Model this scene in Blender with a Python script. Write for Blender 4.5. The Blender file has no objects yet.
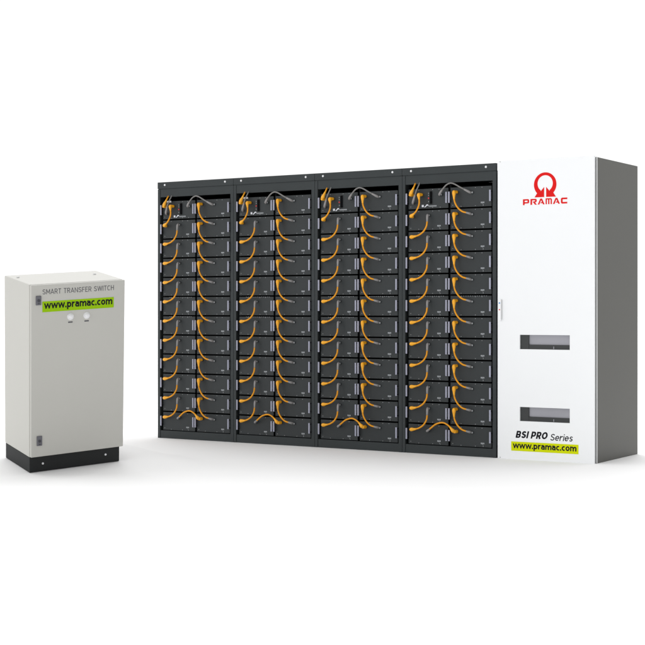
import bpy, bmesh, math, random
from mathutils import Vector, Matrix, Euler
random.seed(4)
S = bpy.context.scene
COL = S.collection

# ------------------------------------------------------------------ camera
cam_d = bpy.data.cameras.new('camera'); cam = bpy.data.objects.new('camera', cam_d); COL.objects.link(cam)
cam.location = (0, 0, 1.115); cam.rotation_euler = (math.radians(90), 0, 0)
cam_d.sensor_width = 36; cam_d.lens = 1478/645*36; cam_d.shift_y = -14.5/645
cam_d.clip_start = .1; cam_d.clip_end = 500
S.camera = cam
# ------------------------------------------------------------------ world: an even white studio
W = bpy.data.worlds.new('World'); S.world = W; W.use_nodes = True
bg = W.node_tree.nodes['Background']; bg.inputs[0].default_value = (1, 1, 1, 1); bg.inputs[1].default_value = 1.0
# the studio is evenly white ahead; behind the camera its left side is brighter than its right
nt = W.node_tree; N = nt.nodes
def mth(op, a, b, clamp=False):
    n = N.new('ShaderNodeMath'); n.operation = op; n.use_clamp = clamp
    for i, v in enumerate((a, b)):
        if isinstance(v, (int, float)): n.inputs[i].default_value = v
        else: nt.links.new(v, n.inputs[i])
    return n.outputs[0]
tcw = N.new('ShaderNodeTexCoord'); sp = N.new('ShaderNodeSeparateXYZ'); nt.links.new(tcw.outputs['Generated'], sp.inputs[0])
ahead = mth('MULTIPLY', mth('SUBTRACT', .25, sp.outputs['Y']), 1.8, True)
tilt = mth('MULTIPLY', mth('ADD', sp.outputs['X'], .50), -.60)
up = mth('MULTIPLY', mth('MULTIPLY', mth('MAXIMUM', mth('SUBTRACT', sp.outputs['Z'], .22), 0), mth('MAXIMUM', sp.outputs['Y'], 0)), 3.2)   # added overhead glow beyond the row, whitens the floor and deepens the shadow in front
nt.links.new(mth('ADD', mth('ADD', mth('MULTIPLY', ahead, tilt), up), 1.0), bg.inputs[1])
# ------------------------------------------------------------------ lamps
def area(name, loc, aim, size, power, color=(1, 1, 1)):
    d = bpy.data.lights.new(name, 'AREA'); d.shape = 'DISK'; d.size = size; d.energy = power; d.color = color
    o = bpy.data.objects.new(name, d); COL.objects.link(o); o.location = loc
    o.rotation_euler = (Vector(aim)-Vector(loc)).to_track_quat('-Z', 'Y').to_euler()
    return o
area('softbox', (-7.0, 1.5, 3.0), (.3, 11, 1), 3.0, 14, (1, .995, .985))
area('overhead_softbox', (3.2, 16.5, 6.5), (-.2, 11, 0), 4.0, 260)
S.view_settings.view_transform = 'Standard'; S.view_settings.look = 'None'
S.view_settings.exposure = 0.12; S.view_settings.gamma = 1

# ------------------------------------------------------------------ materials
def mat(name, col, rough=.5, metal=0, spec=.5, bump=0, scale=400, vary=0, vscale=3):
    m = bpy.data.materials.new(name); m.use_nodes = True; nt = m.node_tree; b = nt.nodes['Principled BSDF']
    b.inputs['Roughness'].default_value = rough; b.inputs['Metallic'].default_value = metal
    b.inputs['Specular IOR Level'].default_value = spec
    tc = nt.nodes.new('ShaderNodeTexCoord')
    n2 = nt.nodes.new('ShaderNodeTexNoise'); n2.inputs['Scale'].default_value = vscale; n2.inputs['Detail'].default_value = 5
    nt.links.new(tc.outputs['Object'], n2.inputs['Vector'])
    r = nt.nodes.new('ShaderNodeValToRGB')
    r.color_ramp.elements[0].position = .3; r.color_ramp.elements[1].position = .7
    r.color_ramp.elements[0].color = (*[c*(1-vary) for c in col], 1)
    r.color_ramp.elements[1].color = (*[min(1, c*(1+vary)) for c in col], 1)
    nt.links.new(n2.outputs['Fac'], r.inputs['Fac']); nt.links.new(r.outputs['Color'], b.inputs['Base Color'])
    if bump:
        n = nt.nodes.new('ShaderNodeTexNoise'); n.inputs['Scale'].default_value = scale; n.inputs['Detail'].default_value = 2
        nt.links.new(tc.outputs['Object'], n.inputs['Vector'])
        bp = nt.nodes.new('ShaderNodeBump'); bp.inputs['Strength'].default_value = bump; bp.inputs['Distance'].default_value = .001
        nt.links.new(n.outputs['Fac'], bp.inputs['Height']); nt.links.new(bp.outputs['Normal'], b.inputs['Normal'])
    return m
M = dict(
    floor=mat('white_paper', (.935, .935, .935), .9, vary=.004, spec=.1),
    rack=mat('rack_powder_coat', (.028, .0345, .0365), .55, bump=.12, vary=.06, spec=.35),
    module=mat('module_powder_coat', (.028, .033, .035), .5, bump=.12, vary=.09, spec=.35, vscale=2),
    dark=mat('dark_interior_and_shadow', (.004, .004, .005), .8, spec=.1),
    handle=mat('anodised_handle', (.36, .37, .46), .4, spec=.4, vary=.05),
    orange=mat('orange_rubber', (.80, .325, .007), .4, vary=.05, spec=.3),
    plug=mat('orange_plastic', (.92, .42, .014), .35, vary=.05, spec=.5),
    boot=mat('grey_boot', (.27, .26, .26), .45, vary=.06),
    wiregrey=mat('grey_rubber', (.19, .185, .18), .45, vary=.06),
    print_=mat('grey_print', (.34, .36, .38), .6),
    printw=mat('white_print', (.75, .78, .85), .6),
    steel=mat('steel_screw', (.75, .76, .78), .3, metal=.3, spec=.6),
    screw=mat('dull_screw', (.34, .35, .36), .4, spec=.4),
    red=mat('red_print', (.74, .008, .008), .55, spec=.15),
    led=mat('red_button', (.75, .02, .03), .35),
    blue=mat('blue_button', (.05, .25, .6), .35),
    white=mat('white_enamel', (.925, .94, .955), .28, vary=.004, spec=.4),
    edge=mat('bare_edge', (.62, .63, .63), .3, spec=.5),
    side=mat('grey_side_with_shade', (.074, .074, .064), .45, vary=.02, bump=.05, spec=.35, vscale=1.5),  # body grey darkened to carry the shade on the cabinet's right side
    beige=mat('beige_enamel', (.53, .525, .49), .45, vary=.008, bump=.08, scale=250, spec=.35),
    beigeedge=mat('beige_gasket', (.42, .41, .39), .6),
    plinth=mat('black_plinth', (.013, .0145, .015), .6, vary=.08, bump=.1, spec=.3),
    lock=mat('grey_lock', (.12, .12, .14), .4),
    lockd=mat('dark_lock_core', (.035, .035, .045), .35),
    lime=mat('lime_vinyl', (.30, .53, .003), .6, spec=.12, vary=.02),
    yellow=mat('yellow_green_vinyl', (.66, .73, .001), .6, spec=.1, vary=.01),
    black=mat('black_print', (.010, .010, .014), .7, spec=.15),
    greyprint=mat('charcoal_print', (.09, .09, .10), .6),
    knob=mat('white_knob', (.80, .80, .82), .3, spec=.5),
    lav=mat('lavender_panel', (.34, .34, .375), .5, vary=.05),
    ledge=mat('graphite_ledge', (.028, .031, .032), .5, vary=.1),
)

# ------------------------------------------------------------------ helpers
def link(name, bm, m, parent=None, smooth=False, mats=None):
    me = bpy.data.meshes.new(name); bmesh.ops.recalc_face_normals(bm, faces=bm.faces[:]); bm.to_mesh(me); bm.free()
    for q in (mats or [m]): me.materials.append(M[q])
    if smooth:
        for p in me.polygons: p.use_smooth = True
    o = bpy.data.objects.new(name, me); COL.objects.link(o)
    if parent: o.parent = parent
    return o
def box(bm, x0, x1, y0, y1, z0, z1, bev=0, mi=0, seg=2):
    b = bmesh.new(); bmesh.ops.create_cube(b, size=1)
    for v in b.verts: v.co = Vector(((x0+x1)/2+v.co.x*(x1-x0), (y0+y1)/2+v.co.y*(y1-y0), (z0+z1)/2+v.co.z*(z1-z0)))
    if bev: bmesh.ops.bevel(b, geom=b.edges[:], offset=bev, segments=seg, profile=.6, affect='EDGES')
    merge(bm, b, mi)
def merge(bm, b, mi=0):
    vm = {v: bm.verts.new(v.co) for v in b.verts}
    for f in b.faces:
        nf = bm.faces.new([vm[v] for v in f.verts]); nf.material_index = mi; nf.smooth = f.smooth
    b.free()
def disc(bm, c, r, depth, n=20, mi=0, bev=0):
    """cylinder whose axis is local y, front at c.y - depth"""
    b = bmesh.new(); bmesh.ops.create_cone(b, cap_ends=True, segments=n, radius1=r, radius2=r-bev, depth=depth)
    for v in b.verts: v.co = Vector((c[0]+v.co.x, c[1]-depth/2-v.co.z, c[2]+v.co.y))
    merge(bm, b, mi)
def poly(bm, pts, y0, y1, mi=0):
    """prism: outline in x-z extruded along y"""
    b = bmesh.new(); vs = [b.verts.new((p[0], y0, p[1])) for p in pts]; f = b.faces.new(vs)
    r = bmesh.ops.extrude_face_region(b, geom=[f])
    for v in r['geom']:
        if isinstance(v, bmesh.types.BMVert): v.co.y = y1
    bmesh.ops.triangulate(b, faces=[q for q in b.faces if len(q.verts) > 4])
    merge(bm, b, mi)
def spline(P, n=8):
    P = [Vector(p) for p in P]; Q = [P[0]*2-P[1]]+P+[P[-1]*2-P[-2]]; out = []
    for i in range(1, len(Q)-2):
        a, b, c, d = Q[i-1:i+3]
        for k in range(n):
            t = k/n; out.append(.5*((2*b)+(c-a)*t+(2*a-5*b+4*c-d)*t*t+(3*b-a-3*c+d)*t**3))
    out.append(P[-1]); return out
def tube(bm, pts, rad, seg=10, mi=0):
    """swept tube; rad a number or a function of 0..1"""
    rf = rad if callable(rad) else (lambda t: rad)
    n = len(pts); rings = []; up = None
    for i, p in enumerate(pts):
        t = (pts[min(i+1, n-1)]-pts[max(i-1, 0)]).normalized()
        if up is None: up = t.orthogonal().normalized()
        up = (up-t*up.dot(t)).normalized(); s = t.cross(up); r = rf(i/(n-1))
        rings.append([bm.verts.new(p+up*r*math.cos(a)+s*r*math.sin(a)) for a in [2*math.pi*k/seg for k in range(seg)]])
    for a, b in zip(rings, rings[1:]):
        for k in range(seg):
            f = bm.faces.new((a[k], a[(k+1) % seg], b[(k+1) % seg], b[k])); f.smooth = True; f.material_index = mi
    for r in (rings[0][::-1], rings[-1]): f = bm.faces.new(r); f.material_index = mi
def empty(name, label, cat, loc=(0, 0, 0), rotz=0, group=None, parent=None):
    o = bpy.data.objects.new(name, None); COL.objects.link(o); o.empty_display_size = .05
    o.location = loc; o.rotation_euler = (0, 0, rotz)
    if label: tag(o, label, cat, group)
    return o
def tag(o, label=None, cat=None, group=None):
    if label: o['label'] = label
    if cat: o['category'] = cat
    if group: o['group'] = group
def copy_tree(o, parent=None):
    c = o.copy(); COL.objects.link(c)
    if parent: c.parent = parent
    for ch in list(o.children): copy_tree(ch, c)
    return c
# ---- plain sans lettering drawn as strokes: glyph = (advance width, strokes); cap height 1, x-height .74
def ell(cx, cy, rx, ry, a0, a1, n=14): return [(cx+rx*math.cos(math.radians(a0+(a1-a0)*k/n)), cy+ry*math.sin(math.radians(a0+(a1-a0)*k/n))) for k in range(n+1)]
def glyphs(t):
    """centre lines for a stroke of width t"""
    h = t/2; X = .74-h; T = 1-h; m = X/2+h/2; r = (X-h)/2
    G = {}
    G['w'] = (.98, [[(h*.7, .74), (.25, h*.55), (.49, .70), (.73, h*.55), (.98-h*.7, .74)]])
    G['.'] = (.20, [[(.10, 0), (.10, t*1.15)]])
    G['o'] = (.66, [ell(.33, m, .33-h, r, 90, 450, 28)])
    G['p'] = (.66, [[(h, .74), (h, -.27)], ell(.34, m, .32-h, r, 150, -150, 22)])
    G['r'] = (.44, [[(h, .74), (h, 0)], ell(.40, .34, .40-h, X-.34, 178, 82, 8)])
    G['a'] = (.62, [[(.06, .66)]+ell(.28, .47, .34-h, X-.47, 118, 0, 8)+[(.62-h, 0)], [(.62-h, .43), (.30, .42)]+ell(.24, (.42+h)/2, .24-h, (.42-h)/2, 90, 270, 10)+[(.36, h), (.62-h, .16)]])
    G['m'] = (1.02, [[(h, .74), (h, 0)], [(h, .46)]+ell(.30, .46, .24-h*.3, X-.46, 160, 0, 8)+[(.54-h*.3, 0)], [(.54-h*.3, .46)]+ell(.78, .46, .24-h*.7, X-.46, 160, 0, 8)+[(1.02-h, 0)]])
    G['c'] = (.56, [ell(.34, m, .34-h, r, 52, 308, 20)])
    G['e'] = (.62, [[(h*1.2, m)]+[(.62-h, m)]+ell(.31, m, .31-h, r, 4, 318, 24)])
    G['i'] = (t, [[(h, 0), (h, .74)], [(h, .88), (h, 1.02)]])
    G['s'] = (.52, [ell(.27, X-r/2, .25-h, r/2, 25, 180, 12)+[(.14, X-r*.85), (.38, m-r*.15)]+ell(.26, h+r/2, .26-h, r/2, 60, -155, 14)])
    G['S'] = (.64, [ell(.32, T-(T-h)/4, .30-h, (T-h)/4, 18, 200, 14)+[(.20, .57), (.44, .44)]+ell(.32, h+(T-h)/4, .32-h, (T-h)/4, 40, -165, 16)])
    G['M'] = (.80, [[(h, 0), (h, 1-h*.3), (.40, .28), (.80-h, 1-h*.3), (.80-h, 0)]])
    G['A'] = (.70, [[(h*.6, 0), (.35, 1-h*.5), (.70-h*.6, 0)], [(.16, .29), (.54, .29)]])
    G['R'] = (.64, [[(h, 0), (h, T), (.36, T)]+ell(.36, T-.23, .26-h*.8, .23, 90, -90, 12)+[(h, T-.46)], [(.33, T-.46), (.64-h*.8, 0)]])
    G['P'] = (.64, [[(h, 0), (h, T), (.36, T)]+ell(.36, T-.25, .28-h, .25, 90, -90, 12)+[(h, T-.50)]])
    G['B'] = (.66, [[(h, h), (h, T), (.36, T)]+ell(.36, T-.21, .24-h*.6, .21, 90, -90, 12)+[(h, T-.42)], [(.36, T-.42)]+ell(.38, (T-.42+h)/2, .28-h, (T-.42-h)/2, 90, -90, 12)+[(h*.2, h)]])
    G['T'] = (.60, [[(0, T), (.60, T)], [(.30, T), (.30, 0)]])
    G['N'] = (.68, [[(h, 0), (h, 1-h*.3), (.68-h, h*.3), (.68-h, 1)]])
    G['F'] = (.54, [[(h, 0), (h, T), (.54, T)], [(h, .52), (.49, .52)]])
    G['E'] = (.56, [[(.56, T), (h, T), (h, h), (.56, h)], [(h, .52), (.51, .52)]])
    G['W'] = (1.00, [[(h*.6, 1), (.26, h*.5), (.50, .94), (.74, h*.5), (1-h*.6, 1)]])
    G['I'] = (t, [[(h, 0), (h, 1)]])
    G['C'] = (.66, [ell(.36, .5, .36-h, .5-h, 48, 312, 22)])
    G['H'] = (.66, [[(h, 0), (h, 1)], [(.66-h, 0), (.66-h, 1)], [(h, .52), (.66-h, .52)]])
    G['O'] = (.78, [ell(.39, .5, .39-h, .5-h, 90, 450, 32)])
    return G
def lettering(name, s, x0, x1, z0, z1, y, m, parent, t=.13, gap=.12, slant=0, space=.30):
    """s fitted between x0 and x1; z0..z1 is baseline to cap height (or x-height top / .74 when only small letters)"""
    G = glyphs(t); bm = bmesh.new(); x = 0; polys = []
    for ch in s:
        if ch == ' ': x += space; continue
        w, st = G[ch]
        for q in st: polys.append([(p[0]+x, p[1]) for p in q])
        x += w+gap
    tot = x-gap; sx = (x1-x0)/(tot+slant*.8); sz = z1-z0; k = 0
    parts_ = []
    for P in polys:                                        # sharp corners: two butted strokes instead of one mitred one
        cur = [P[0]]
        for i in range(1, len(P)):
            cur.append(P[i])
            if i < len(P)-1:
                a = (Vector(P[i])-Vector(P[i-1])).normalized(); b = (Vector(P[i+1])-Vector(P[i])).normalized()
                if a.dot(b) < -.25: parts_.append((cur, True)); cur = [P[i]]
        parts_.append((cur, len(cur) < len(P)))
    for P, cut in parts_:
        if cut and len(P) == 2:                            # run on past the corner, then trim level with the line
            a, b = Vector(P[0]), Vector(P[1]); d = (b-a).normalized()*t*.45; P = [tuple(a-d), tuple(b+d)]
            top = .74 if s[0] == 'w' else 1.0
        else: top = None
        Q = []
        for p in P:
            if not Q or math.hypot(p[0]-Q[-1][0], p[1]-Q[-1][1]) > 1e-4: Q.append(p)
        n = len(Q); closed = math.hypot(Q[0][0]-Q[-1][0], Q[0][1]-Q[-1][1]) < 1e-3; L = []; Rr = []
        for i in range(n):
            a = Q[i-1] if i else (Q[-2] if closed else None); b = Q[i+1] if i < n-1 else (Q[1] if closed else None)
            d1 = Vector((Q[i][0]-a[0], Q[i][1]-a[1])).normalized() if a else None
            d2 = Vector((b[0]-Q[i][0], b[1]-Q[i][1])).normalized() if b else None
            d1 = d1 or d2; d2 = d2 or d1; n1 = Vector((-d1.y, d1.x)); n2 = Vector((-d2.y, d2.x)); mm = n1+n2
            mm = mm/max(mm.dot(mm)/2, .55) if mm.length > 1e-4 else n1
            c = Vector(Q[i]); L.append(c+mm*t/2); Rr.append(c-mm*t/2)
            if top:
                for E_ in (L, Rr): E_[-1] = Vector((E_[-1].x, min(top, max(0, E_[-1].y))))
        k += 1; yy = y-.0006-.00007*(k % 4)
        def v3(p, yv): return bm.verts.new((x0+(p.x+slant*p.y)*sx, yv, z0+p.y*sz))
        F = [(v3(a, yy), v3(b, yy), v3(a, y+.0004), v3(b, y+.0004)) for a, b in zip(L, Rr)]
        for u, v in zip(F, F[1:]):
            bm.faces.new((u[0], u[1], v[1], v[0])); bm.faces.new((u[0], v[0], v[2], u[2])); bm.faces.new((u[1], u[3], v[3], v[1]))
        if not closed:
            for u in (F[0], F[-1]): bm.faces.new((u[0], u[2], u[3], u[1]))
    return link(name, bm, m, parent)

# ------------------------------------------------------------------ the row's own frame
UX, UY = .845, -.535; ROT = math.atan2(UY, UX)
def row(s, y=0, z=0):            # s metres along the fronts from the row's left end, y behind them
    t = 4.0-s
    return Vector((1.964-UX*t-UY*y, 10.56-UY*t+UX*y, z))

# ------------------------------------------------------------------ transfer switch cabinet: pose and size
TW, TD, TH, TP = .6795, .4394, 1.2802, .1065
TR = Matrix.Rotation(.58892, 3, 'Z') @ Matrix.Rotation(.15688, 3, 'X') @ Matrix.Rotation(-.06496, 3, 'Y')
TO = Vector((-1.97023, 9.93, .0060))

# ------------------------------------------------------------------ floor: one white paper sheet, swelling under the small cabinet
def floor_z(x, y):
    n = TR @ Vector((0, 0, 1)); pz = TO.z-((x-TO.x)*n.x+(y-TO.y)*n.y)/n.z
    L = TR.transposed() @ Vector((x-TO.x, y-TO.y, pz-TO.z))
    dx = max((-L.x-.04)/2.2, 0, L.x-TW-.04); dy = max(-L.y-.04, 0, L.y-TD-.04); d = math.hypot(dx, dy)
    k = min(1, d/.75); k = 1-k*k*(3-2*k)
    pz = .5*(pz+math.sqrt(pz*pz+.000009))                  # level in front of the cabinet, rising only beneath and behind it
    return (pz-.003)*k
bm = bmesh.new()
xs = [-160, -60, -20, -8]+[-4+.08*i for i in range(51)]+[.3, .8, 2, 4, 8, 20, 60, 160]
ys = [-30, -8, 0, 4, 7, 8.2]+[8.4+.08*i for i in range(48)]+[12.6, 13.5, 15, 20, 40, 90, 220]
G = [[bm.verts.new((x, y, floor_z(x, y))) for y in ys] for x in xs]
for i in range(len(xs)-1):
    for j in range(len(ys)-1):
        f = bm.faces.new((G[i][j], G[i+1][j], G[i+1][j+1], G[i][j+1])); f.smooth = True
fl = link('floor', bm, 'floor'); fl['kind'] = 'structure'

# ------------------------------------------------------------------ battery racks
RW, RH, RD = .8005, 2.193, .70
ROWTOP, PITCH = 2.039, .164
def make_rack():
    r = empty('battery_rack', 'x', 'rack')
    for x0, x1 in ((.0006, .027), (.769, RW-.0006)):
        bm = bmesh.new(); box(bm, x0, x1, 0, RD, .0, 2.133, .002)
        link('side_panel', bm, 'rack', r)
    bm = bmesh.new(); box(bm, .0275, .7685, .003, .02, 2.065, 2.133, .0015)
    box(bm, .0275, .7685, .02, RD, 2.118, 2.1325); link('header_panel', bm, 'rack', r)
    bm = bmesh.new(); box(bm, .0006, RW-.0006, -.003, .022, 2.1375, RH, .002)
    box(bm, .004, RW-.004, .004, .4, 2.1332, 2.139); fl = link('top_flange', bm, 'rack', r)
    for x in (.080, .717):
        bm = bmesh.new(); disc(bm, (x, -.003, 2.168), .0095, .004, 14, bev=.002); link('screw', bm, 'steel', fl)
    bm = bmesh.new(); box(bm, .0275, .7685, .004, .022, .0, .066, .0015); link('base_panel', bm, 'rack', r)
    bm = bmesh.new(); box(bm, .0275, .7685, RD-.01, RD-.001, .0, 2.117); link('back_panel', bm, 'dark', r)
    bm = bmesh.new(); box(bm, .0275, .7685, .03, RD-.011, .0505, .062); link('bottom_shelf', bm, 'dark', r)
    bm = bmesh.new(); box(bm, .3925, .4085, .035, RD-.012, .063, 2.117); link('centre_divider', bm, 'dark', r)
    bm = bmesh.new()
    for x0, x1 in ((.0275, .034), (.762, .7685)): box(bm, x0, x1, .06, .63, .0665, 2.1175)
    link('inner_rail', bm, 'dark', r)
    return r

# ---- one module of each column: local x from its panel's left edge, z from its foot
MH = PITCH-.0115; PW = .343
def module_parts(r, left, top_unit=False, vents=False):
    bm = bmesh.new(); box(bm, .004, PW-.004, .026, .60, .006, MH-.006, .003); link('casing', bm, 'dark', r)
    bm = bmesh.new(); box(bm, 0, PW, .012, .026, 0, MH, .0022)
    fp = link('front_panel', bm, 'module', r)
    for x, z in ((.09, MH-.008), (.21, MH-.008), (.265, MH-.008), (.02, .018), (.09, .008), (.21, .008), (.275, .008)):
        bm = bmesh.new(); disc(bm, (x, .012, z), .0027, .0018, 8); link('screw', bm, 'screw', fp)
    for x in ((-.009, PW-.008) if left else (-.004, PW-.004)):
        bm = bmesh.new(); h0, h1 = .036, .121; x0 = x-.004
        box(bm, x0, x0+.0125, -.014, -.004, h0, h1, .0025)
        for z in (h0+.006, h1-.014): box(bm, x0+.003, x0+.0095, -.004, .024, z, z+.008, mi=1)
        link('handle', bm, 'handle', r, mats=['handle', 'dark'])
    if not top_unit:
        bm = bmesh.new(); x = .25 if left else .255
        for k, (w, h) in enumerate(((.008, .011), (.0075, .013), (.008, .011))):
            box(bm, x+k*.0105, x+k*.0105+w, .0108, .0125, .025+(.011-h), .036)
        box(bm, x+.018, x+.021, .0108, .0125, .012, .017)
        link('rating_mark', bm, 'print_', r)
    if vents:
        bm = bmesh.new()
        for k in range(13): box(bm, .07+k*.019, .078+k*.019, .0105, .0125, MH-.0035, MH-.0005)
        link('speckle_dots', bm, 'print_', r)  # made-up pale dots hinting at shimmer along the row gaps, not vents
def port(parent, x, z):
    bm = bmesh.new(); disc(bm, (x, .0125, z), .0105, .006, 14); disc(bm, (x, .007, z), .0065, .0035, 12, mi=1)
    link('socket', bm, 'module', parent, mats=['module', 'screw'])

LX, RX = .050, .4125
def make_module(left, **k):
    r = empty('battery_module', 'x', 'battery module'); module_parts(r, left, **k)
    if left: port(r, .182, MH-.040); port(r, .036, MH-.044)
    else: port(r, .056, MH-.042); port(r, .186, MH-.044)
    return r
def make_control(white_tag):
    r = empty('control_module', 'x', 'control module'); module_parts(r, True, top_unit=True)
    bm = bmesh.new(); box(bm, .176, .193, -.006, .012, .038, .129, .002); box(bm, .1935, .204, .001, .012, .036, .131, mi=1)  # second, dark box stands in for the shadow right of the breaker
    link('breaker', bm, 'module', r, mats=['module', 'dark'])
    bm = bmesh.new(); disc(bm, (.185, -.006, .078), .0055, .004, 14, bev=.001); link('power_button', bm, 'led', r)
    for z in (.10, .116, .052):
        bm = bmesh.new(); disc(bm, (.185, -.006, z), .0032, .002, 8); link('indicator', bm, 'screw', r)
    bm = bmesh.new()                                         # maker's mark: a block, a swoosh and small grey lettering
    box(bm, .116, .133, .0105, .0125, .013, .030)
    poly(bm, [(.136, .013), (.145, .010), (.162, .024), (.170, .024), (.176, .016), (.171, .032), (.159, .033), (.146, .019)], .0105, .0122)
    link('logo', bm, 'printw', r)
    bm = bmesh.new()
    for k in range(6): box(bm, .180+k*.011, .188+k*.011, .0105, .0125, .014, .024)
    link('logo_lettering', bm, 'print_', r)
    if white_tag:
        bm = bmesh.new(); box(bm, .060, .105, -.016, -.008, MH-.012, MH+.002, .002)
        box(bm, .07, .078, -.008, .0125, MH-.010, MH-.004); link('cable_tag', bm, 'knob', r)
    port(r, .118, MH-.048); port(r, .036, MH-.05); port(r, .286, MH-.05)
    return r

NM = ['leftmost rack', 'second rack from left', 'third rack from left', 'rightmost rack']
ORD = ['first', 'second', 'third', 'fourth', 'fifth', 'sixth', 'seventh', 'eighth', 'ninth', 'tenth', 'eleventh', 'twelfth']
def place(o, s, y=0, z=0):
    o.location = row(s, y, z); o.rotation_euler = (0, 0, ROT)

# ---- cables, in rack coordinates (x, y out of the panel is negative, z)
def cable(name, label, pts, rad=.0062, colour='orange', ends=(), n=9, group=None):
    """ends: list of (part name, material, fraction from, fraction to, radius function)"""
    r = empty(name, label, 'cable', group=group)
    base = Vector(pts[0]); P = [p-base for p in spline(pts, n)]
    L = [0]
    for a, b in zip(P, P[1:]): L.append(L[-1]+(b-a).length)
    T = L[-1]
    def sub(a, b, m=6):
        out = []
        for k in range(m+1):
            d = (a+(b-a)*k/m)*T; i = max(j for j in range(len(L)) if L[j] <= d+1e-9); i = min(i, len(L)-2)
            out.append(P[i].lerp(P[i+1], (d-L[i])/(L[i+1]-L[i])))
        return out
    bm = bmesh.new(); tube(bm, P, rad, 10); link('wire', bm, colour, r)
    for nm, m, a, b, rf in ends:
        bm = bmesh.new(); tube(bm, sub(a, b, 8), rf, 12); link(nm, bm, m, r)
    return r, base
def put(r, base, s0): place(r, s0+base.x, base.y, base.z)
bootr = lambda t: .0072+.0022*math.sin(math.pi*min(1, t*1.15))
bootrev = lambda t: bootr(1-t)
def plug_r(t): return [.0100, .0136, .0146, .0138, .0120, .0100, .0086, .0077, .0069][int(round(t*8))]
plug_rev = lambda t: plug_r(1-t)
def elbow(r, base, p, d=(0, 1, 0), R=.0125, ln=.03):
    """the plug's body where it turns into its socket"""
    a = Vector(p)-base; bm = bmesh.new(); dd = Vector(d).normalized()
    tube(bm, [a-dd*.012, a-dd*.009, a, a+dd*ln*.7, a+dd*ln], lambda t: R*(.62 if t == 0 else .93 if t < .3 else 1), 14)
    link('plug', bm, 'plug', r)

CB = {}
def ap(P, z0=0):                 # x as it reads on the rack's face, z, y: moved sideways for how far it stands out
    return [(x-.52*y, y, z+z0) for x, z, y in P]
def left_chain():
    pts = ap([(.224, -.051, .016), (.223, -.050, -.008), (.2215, -.056, -.024), (.220, -.078, -.031), (.2185, -.104, -.033), (.212, -.138, -.034), (.187, -.176, -.034),
              (.150, -.201, -.034), (.115, -.211, -.033), (.086, -.215, -.030), (.072, -.216, -.024)])
    r, b = cable('power_cable', 'x', pts, ends=[('boot', 'boot', 0, .30, bootr), ('plug', 'plug', .80, 1.0, plug_rev)])
    elbow(r, b, (.091, -.020, -.215), R=.0115, ln=.026); return r, b
def right_chain():
    pts = ap([(.448, -.040, -.032), (.448, -.058, -.034), (.450, -.108, -.034), (.463, -.144, -.034), (.487, -.176, -.034), (.519, -.199, -.033), (.550, -.208, -.028),
              (.576, -.214, -.016), (.594, -.218, .016)])
    r, b = cable('power_cable', 'x', pts, ends=[('boot', 'boot', .79, 1, bootrev), ('plug', 'plug', 0, .24, plug_r)])
    elbow(r, b, (.466, -.027, -.048), d=(.12, 1, 0), R=.0115, ln=.034); return r, b
def master():
    z = ROWTOP
    pts = ap([(.146, -.050, -.034), (.147, -.074, -.036), (.151, -.114, -.037), (.144, -.148, -.037), (.120, -.188, -.037), (.088, -.214, -.033), (.074, -.222, -.026)], z)
    r, b = cable('power_cable', 'x', pts, ends=[('plug', 'plug', 0, .22, plug_r), ('plug', 'plug', .78, 1, plug_rev)])
    elbow(r, b, (.165, -.028, z-.056), d=(.15, 1, 0), R=.012, ln=.034); elbow(r, b, (.090, -.020, z-.222), R=.0115, ln=.026); return r, b
def feed():
    z = ROWTOP
    pts = ap([(.128, .075, .05), (.118, .040, .016), (.108, .012, -.016), (.088, -.028, -.032), (.072, -.056, -.032)], z)
    r, b = cable('feed_cable', 'x', pts, ends=[('plug', 'plug', .62, 1, plug_rev)])
    elbow(r, b, (.089, -.026, z-.056), d=(.12, 1, 0), ln=.034); return r, b
def earth():
    z = ROWTOP
    pts = ap([(.160, .070, .05), (.155, .040, .012), (.145, .014, -.016), (.125, -.028, -.034), (.108, -.075, -.034), (.096, -.112, -.022), (.094, -.122, .016)], z)
    return cable('signal_cable', 'x', pts, rad=.0052, colour='wiregrey', ends=[('boot', 'boot', .62, 1, bootrev)])
def arc():
    z = ROWTOP
    pts = ap([(.326, -.064, .016), (.325, -.060, -.014), (.343, -.034, -.028), (.376, 0, -.034), (.402, .015, -.034), (.426, .018, -.034), (.456, .008, -.034), (.498, -.015, -.033),
              (.543, -.038, -.028), (.578, -.054, -.012), (.590, -.058, .016)], z)
    return cable('link_cable', 'x', pts, rad=.0056, colour='wiregrey', ends=[('boot', 'boot', 0, .22, bootr), ('boot', 'boot', .80, 1, bootrev)])
def cross():
    z = ROWTOP-11*PITCH
    pts = ap([(.218, -.060, .016), (.221, -.057, -.014), (.254, -.031, -.030), (.290, -.004, -.034), (.330, .010, -.034), (.360, .011, -.034), (.390, -.001, -.034),
              (.413, -.018, -.034), (.437, -.043, -.034), (.452, -.053, -.028)], z)
    r, b = cable('link_cable', 'x', pts, ends=[('boot', 'boot', 0, .22, bootr), ('plug', 'plug', .84, 1, plug_rev)])
    elbow(r, b, (.468, -.024, z-.052), d=(.1, 1, 0), R=.013, ln=.03); return r, b
makers = dict(left=left_chain, right=right_chain, master=master, feed=feed, earth=earth, arc=arc, cross=cross)
USED = set()
def wire(kind, s0, label, group, dz=0):
    if kind not in CB: r, b = CB[kind] = makers[kind]()
    else: r, b = copy_tree(CB[kind][0]), CB[kind][1]
    put(r, b+Vector((0, 0, dz)), s0); tag(r, label, 'cable', group)
    r.rotation_euler = (0, 0, ROT)
    return r
MP = {}
def module(kind, **k):
    if kind not in MP:
        MP[kind] = make_control(k.get('tagged')) if kind.startswith('control') else make_module(k['left'], vents=k.get('vents', False)); return MP[kind]
    return copy_tree(MP[kind])

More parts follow.
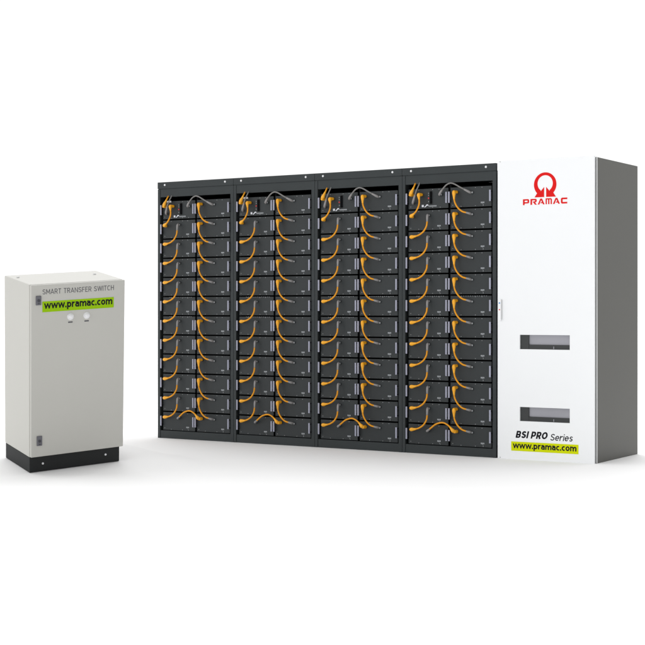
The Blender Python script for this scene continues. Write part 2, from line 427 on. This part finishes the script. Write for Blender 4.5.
rack0 = None
for i in range(4):
    s0 = i*.8013
    rk = make_rack() if rack0 is None else copy_tree(rack0)
    rack0 = rack0 or rk
    place(rk, s0)
    tag(rk, ['dark grey open rack of batteries at the left end of the row',
             'dark grey battery rack second from the left in the row',
             'dark grey battery rack third from the left in the row',
             'dark grey battery rack standing directly beside the tall white cabinet'][i], 'rack', 'battery racks standing in a row')
    for c in (0, 1):
        for k in range(12):
            z = ROWTOP-(k+1)*PITCH
            side = 'left' if c == 0 else 'right'
            if c == 0 and k == 0:
                m = module('control_tagged' if i < 2 else 'control', tagged=i < 2)
                tag(m, 'control module with red button and white logo, top of left column, %s' % NM[i], 'control module', 'control modules at the top of the racks')
            else:
                v = (c == 0 and k in (5, 6)) or (c == 1 and k == 5 and i > 1)
                m = module(side+('v' if v else ''), left=c == 0, vents=v)
                tag(m, 'dark grey battery module, %s down in the %s column of the %s' % (ORD[k], side, NM[i]), 'battery module', 'battery modules in the racks')
            place(m, s0+(LX, RX)[c], 0, z)
    g1 = 'orange cables joining one battery module to the next'
    wire('feed', s0, 'short orange cable dropping from the top opening of the %s' % NM[i], 'orange cables entering the rack tops')
    wire('earth', s0, 'thin grey cable dropping beside the orange plug at top of the %s' % NM[i], 'grey cables entering the rack tops')
    wire('arc', s0, 'grey cable arching over the divider at the top of the %s' % NM[i], 'grey arching cables at the rack tops')
    wire('cross', s0, 'orange cable arching between the two columns at bottom of the %s' % NM[i], 'orange arching cables at the rack bottoms')
    wire('master', s0, 'orange cable from control module to module below, left column of the %s' % NM[i], g1)
    for k in range(1, 11):
        wire('left', s0, 'orange cable joining %s and %s modules, left column of the %s' % (ORD[k], ORD[k+1], NM[i]), g1, ROWTOP-k*PITCH)
    for k in range(11):
        wire('right', s0, 'orange cable joining %s and %s modules, right column of the %s' % (ORD[k], ORD[k+1], NM[i]), g1, ROWTOP-k*PITCH)

# ------------------------------------------------------------------ tall white cabinet
BS = 3.216; BW = .7705; BH = 2.206; BD = .85
cab = empty('inverter_cabinet', 'tall white cabinet with red logo and two small windows beside the battery racks', 'cabinet')
place(cab, BS)
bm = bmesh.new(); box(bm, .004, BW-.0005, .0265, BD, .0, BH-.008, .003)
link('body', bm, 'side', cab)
bm = bmesh.new()                                            # bright return along the body's front edge
box(bm, BW-.006, BW+.0012, .0255, .034, .002, BH-.006, .001); link('edge_trim', bm, 'edge', cab)
bm = bmesh.new()
for z0, z1 in ((.0, .283), (.387, .812), (.918, BH)): box(bm, 0 if 0 else .0, BW-.010, 0, .0215, z0, z1)
for z0, z1 in ((.283, .387), (.812, .918)):
    box(bm, 0, .179, 0, .0215, z0, z1); box(bm, .573, BW-.010, 0, .0215, z0, z1)
bmesh.ops.remove_doubles(bm, verts=bm.verts[:], dist=1e-5)
fs = {}
for f in bm.faces[:]:
    key = tuple(round(v, 5) for v in f.calc_center_median()); fs.setdefault(key, []).append(f)
dead = [f for l in fs.values() if len(l) > 1 for f in l]
bmesh.ops.delete(bm, geom=dead, context='FACES_ONLY')
door = link('door', bm, 'white', cab)
for z0, z1 in ((.283, .387), (.812, .918)):
    bm = bmesh.new(); box(bm, .170, .582, .0222, .0248, z0-.01, z1+.01); w = link('display_window', bm, 'lav', cab)
    bm = bmesh.new(); box(bm, .1792, .246, .012, .0221, z0+.0003, z1-.0003); link('dark_post', bm, 'ledge', w)
    bm = bmesh.new(); box(bm, .2465, .5728, .014, .0221, z0+.0003, z0+.034); link('ledge', bm, 'ledge', w)
    bm = bmesh.new(); box(bm, .440, .445, .0125, .0139, z0+.004, z0+.022); link('latch', bm, 'lav', w)
# lever handle on the door's left edge
bm = bmesh.new(); box(bm, .012, .030, -.010, -.0002, 1.022, 1.180, .002); hd = link('door_handle', bm, 'white', cab)
bm = bmesh.new(); box(bm, .0305, .0365, -.012, -.0002, 1.030, 1.178, .001); link('shade_strip', bm, 'edge', hd)  # grey strip standing for the shade along the handle plate's right
bm = bmesh.new(); disc(bm, (.019, -.010, 1.152), .0055, .002, 12); link('blue_dot', bm, 'blue', hd)
bm = bmesh.new(); disc(bm, (.019, -.010, 1.103), .005, .002, 12); link('red_dot', bm, 'led', hd)
for x in (.02,):
    for z0, z1 in ((BH-.012, BH+.004), (-.001, .010)):
        bm = bmesh.new(); box(bm, x-.012, x+.004, .003, .018, z0 if z0 > 1 else .0, z1) if 0 else disc(bm, (x, .0215, max(z0, .001)+.006), .006, .0222, 10)
        link('hinge_pin', bm, 'edge', cab)
# logo ring with spread feet
R_ = .0885; cx, cz = .381, 2.0155
def arc_pts(cz_, r, a0, a1, n): return [(math.sin(a0+(a1-a0)*k/n)*r, cz_+math.cos(a0+(a1-a0)*k/n)*r) for k in range(n+1)]
half = arc_pts(0, 1.0, 0, math.radians(134), 28)+[(.95, -1.03), (.09, -1.03), (.09, -.20), (.40, -.55)]
half += arc_pts(.085, .68, math.radians(144), 0, 24)
bm = bmesh.new()
for s in (1, -1): poly(bm, [(cx+s*x*R_, cz+z*R_) for x, z in half], -.0014, .0004)
logo = link('logo', bm, 'red', cab)
# wide block letters under it
def letters(x0, x1, z0, z1):
    G_ = dict(
        P=[[(0, 0), (0, 1), (.85, 1), (1, .85), (1, .42), (.85, .27), (.26, .27), (.26, .50), (.74, .50), (.74, .76), (.26, .76), (.26, 0)]],
        R=[[(0, 0), (0, 1), (.85, 1), (1, .85), (1, .55), (.85, .40), (.72, .40), (1.02, 0), (.74, 0), (.34, .52), (.74, .60), (.74, .76), (.26, .76), (.26, 0)]],
        A=[[(-.05, 0), (.36, 1), (.64, 1), (1.05, 0), (.80, 0), (.715, .21), (.40, .21), (.46, .38), (.64, .38), (.5, .76), (.20, 0)]],
        M=[[(0, 0), (0, 1), (.85, 1), (1, .85), (1, 0), (.80, 0), (.80, .80), (.60, .80), (.60, 0), (.40, 0), (.40, .80), (.20, .80), (.20, 0)]],
        C=[[(1, 0), (.15, 0), (0, .15), (0, .85), (.15, 1), (1, 1), (1, .73), (.26, .73), (.26, .27), (1, .27)]])
    bm = bmesh.new(); n = 6; cell = (x1-x0)/(n-.16); w = cell*.82
    for k, ch in enumerate('PRAMAC'):
        for o in G_[ch]: poly(bm, [(x0+k*cell+p[0]*w, z0+p[1]*(z1-z0)) for p in o], -.0014, .0004)
    return bm
link('logo_lettering', letters(.205, .555, 1.871, 1.914), 'red', cab)
lettering('series_lettering', 'BSI PRO', .144, .404, .158, .210, .0002, 'black', cab, t=.225, gap=.09, slant=.22)
lettering('series_lettering', 'Series', .419, .600, .151, .200, .0002, 'black', cab, t=.14, gap=.09, slant=.20)
bm = bmesh.new(); box(bm, .110, .640, -.0012, .0004, .062, .130); lb = link('web_label', bm, 'yellow', cab)
lettering('web_lettering', 'www.pramac.com', .126, .624, .081, .127, -.0011, 'black', lb, t=.20, gap=.08)

# ------------------------------------------------------------------ transfer switch cabinet
ts = empty('transfer_switch_cabinet', 'low beige cabinet on a black plinth with green web label, standing apart at left', 'cabinet')
ts.rotation_mode = 'XYZ'; ts.matrix_world = Matrix.Translation(TO) @ TR.to_4x4()
bm = bmesh.new(); box(bm, 0, TW, .0, TD, TP, TH, .010, seg=3); link('body', bm, 'beige', ts)
bm = bmesh.new(); box(bm, .006, TW-.006, -.003, -.0002, TP+.008, TH-.006); link('door_gasket', bm, 'beigeedge', ts)
bm = bmesh.new(); box(bm, .004, TW+.002, -.022, -.003, TP+.004, TH-.002, .004, seg=3); dr = link('door', bm, 'beige', ts)
bm = bmesh.new(); box(bm, .004, TW-.014, .004, TD-.006, 0, TP-.0005, .003); pl = link('plinth', bm, 'plinth', ts)
for x, z in ((.098, .054), (.560, .060)):
    bm = bmesh.new(); disc(bm, (x, .004, z), .0075, .004, 12); link('screw', bm, 'steel', pl)
for z0, z1 in ((1.144, 1.206), (.187, .255)):
    x = .036 if z0 > 1 else .043
    bm = bmesh.new(); box(bm, x, x+.038, -.030, -.0222, z0, z1, .004); l = link('lock', bm, 'lock', dr)
    bm = bmesh.new(); disc(bm, (x+.019, -.030, (z0+z1)/2), .010, .003, 14); box(bm, x+.013, x+.025, -.0315, -.0302, z0+.008, z0+.014); link('lock_core', bm, 'lockd', l)
lettering('title_lettering', 'SMART TRANSFER SWITCH', .084, .600, 1.2135, 1.2475, -.022, 'greyprint', dr, t=.125, gap=.14, space=.42)
bm = bmesh.new(); box(bm, .083, .600, -.0232, -.0215, 1.094, 1.166); lb = link('web_label', bm, 'lime', dr)
lettering('web_lettering', 'www.pramac.com', .097, .588, 1.117, 1.166, -.0231, 'black', lb, t=.20, gap=.08)
for x in (.283, .401):
    bm = bmesh.new(); disc(bm, (x, -.022, 1.052), .024, .007, 24, bev=.002)
    b = bmesh.new(); bmesh.ops.create_uvsphere(b, u_segments=20, v_segments=12, radius=.019)
    for v in b.verts: v.co = Vector((x+v.co.x, -.029+v.co.y*.75, 1.052+v.co.z))
    for f in b.faces: f.smooth = True
    merge(bm, b); link('indicator_lamp', bm, 'knob', dr)
    bm = bmesh.new(); box(bm, x-.016, x+.016, -.0228, -.0215, 1.010, 1.019); link('name_strip', bm, 'greyprint', dr)
for x, y in ((.048, .315), (.59, .268), (.048, .08), (.60, .08)):
    if y < .1: continue
    bm = bmesh.new(); b = bmesh.new(); bmesh.ops.create_cone(b, cap_ends=True, segments=12, radius1=.011, radius2=.009, depth=.008)
    for v in b.verts: v.co += Vector((x, y, TH+.0035))
    merge(bm, b); link('top_screw', bm, 'edge', ts)
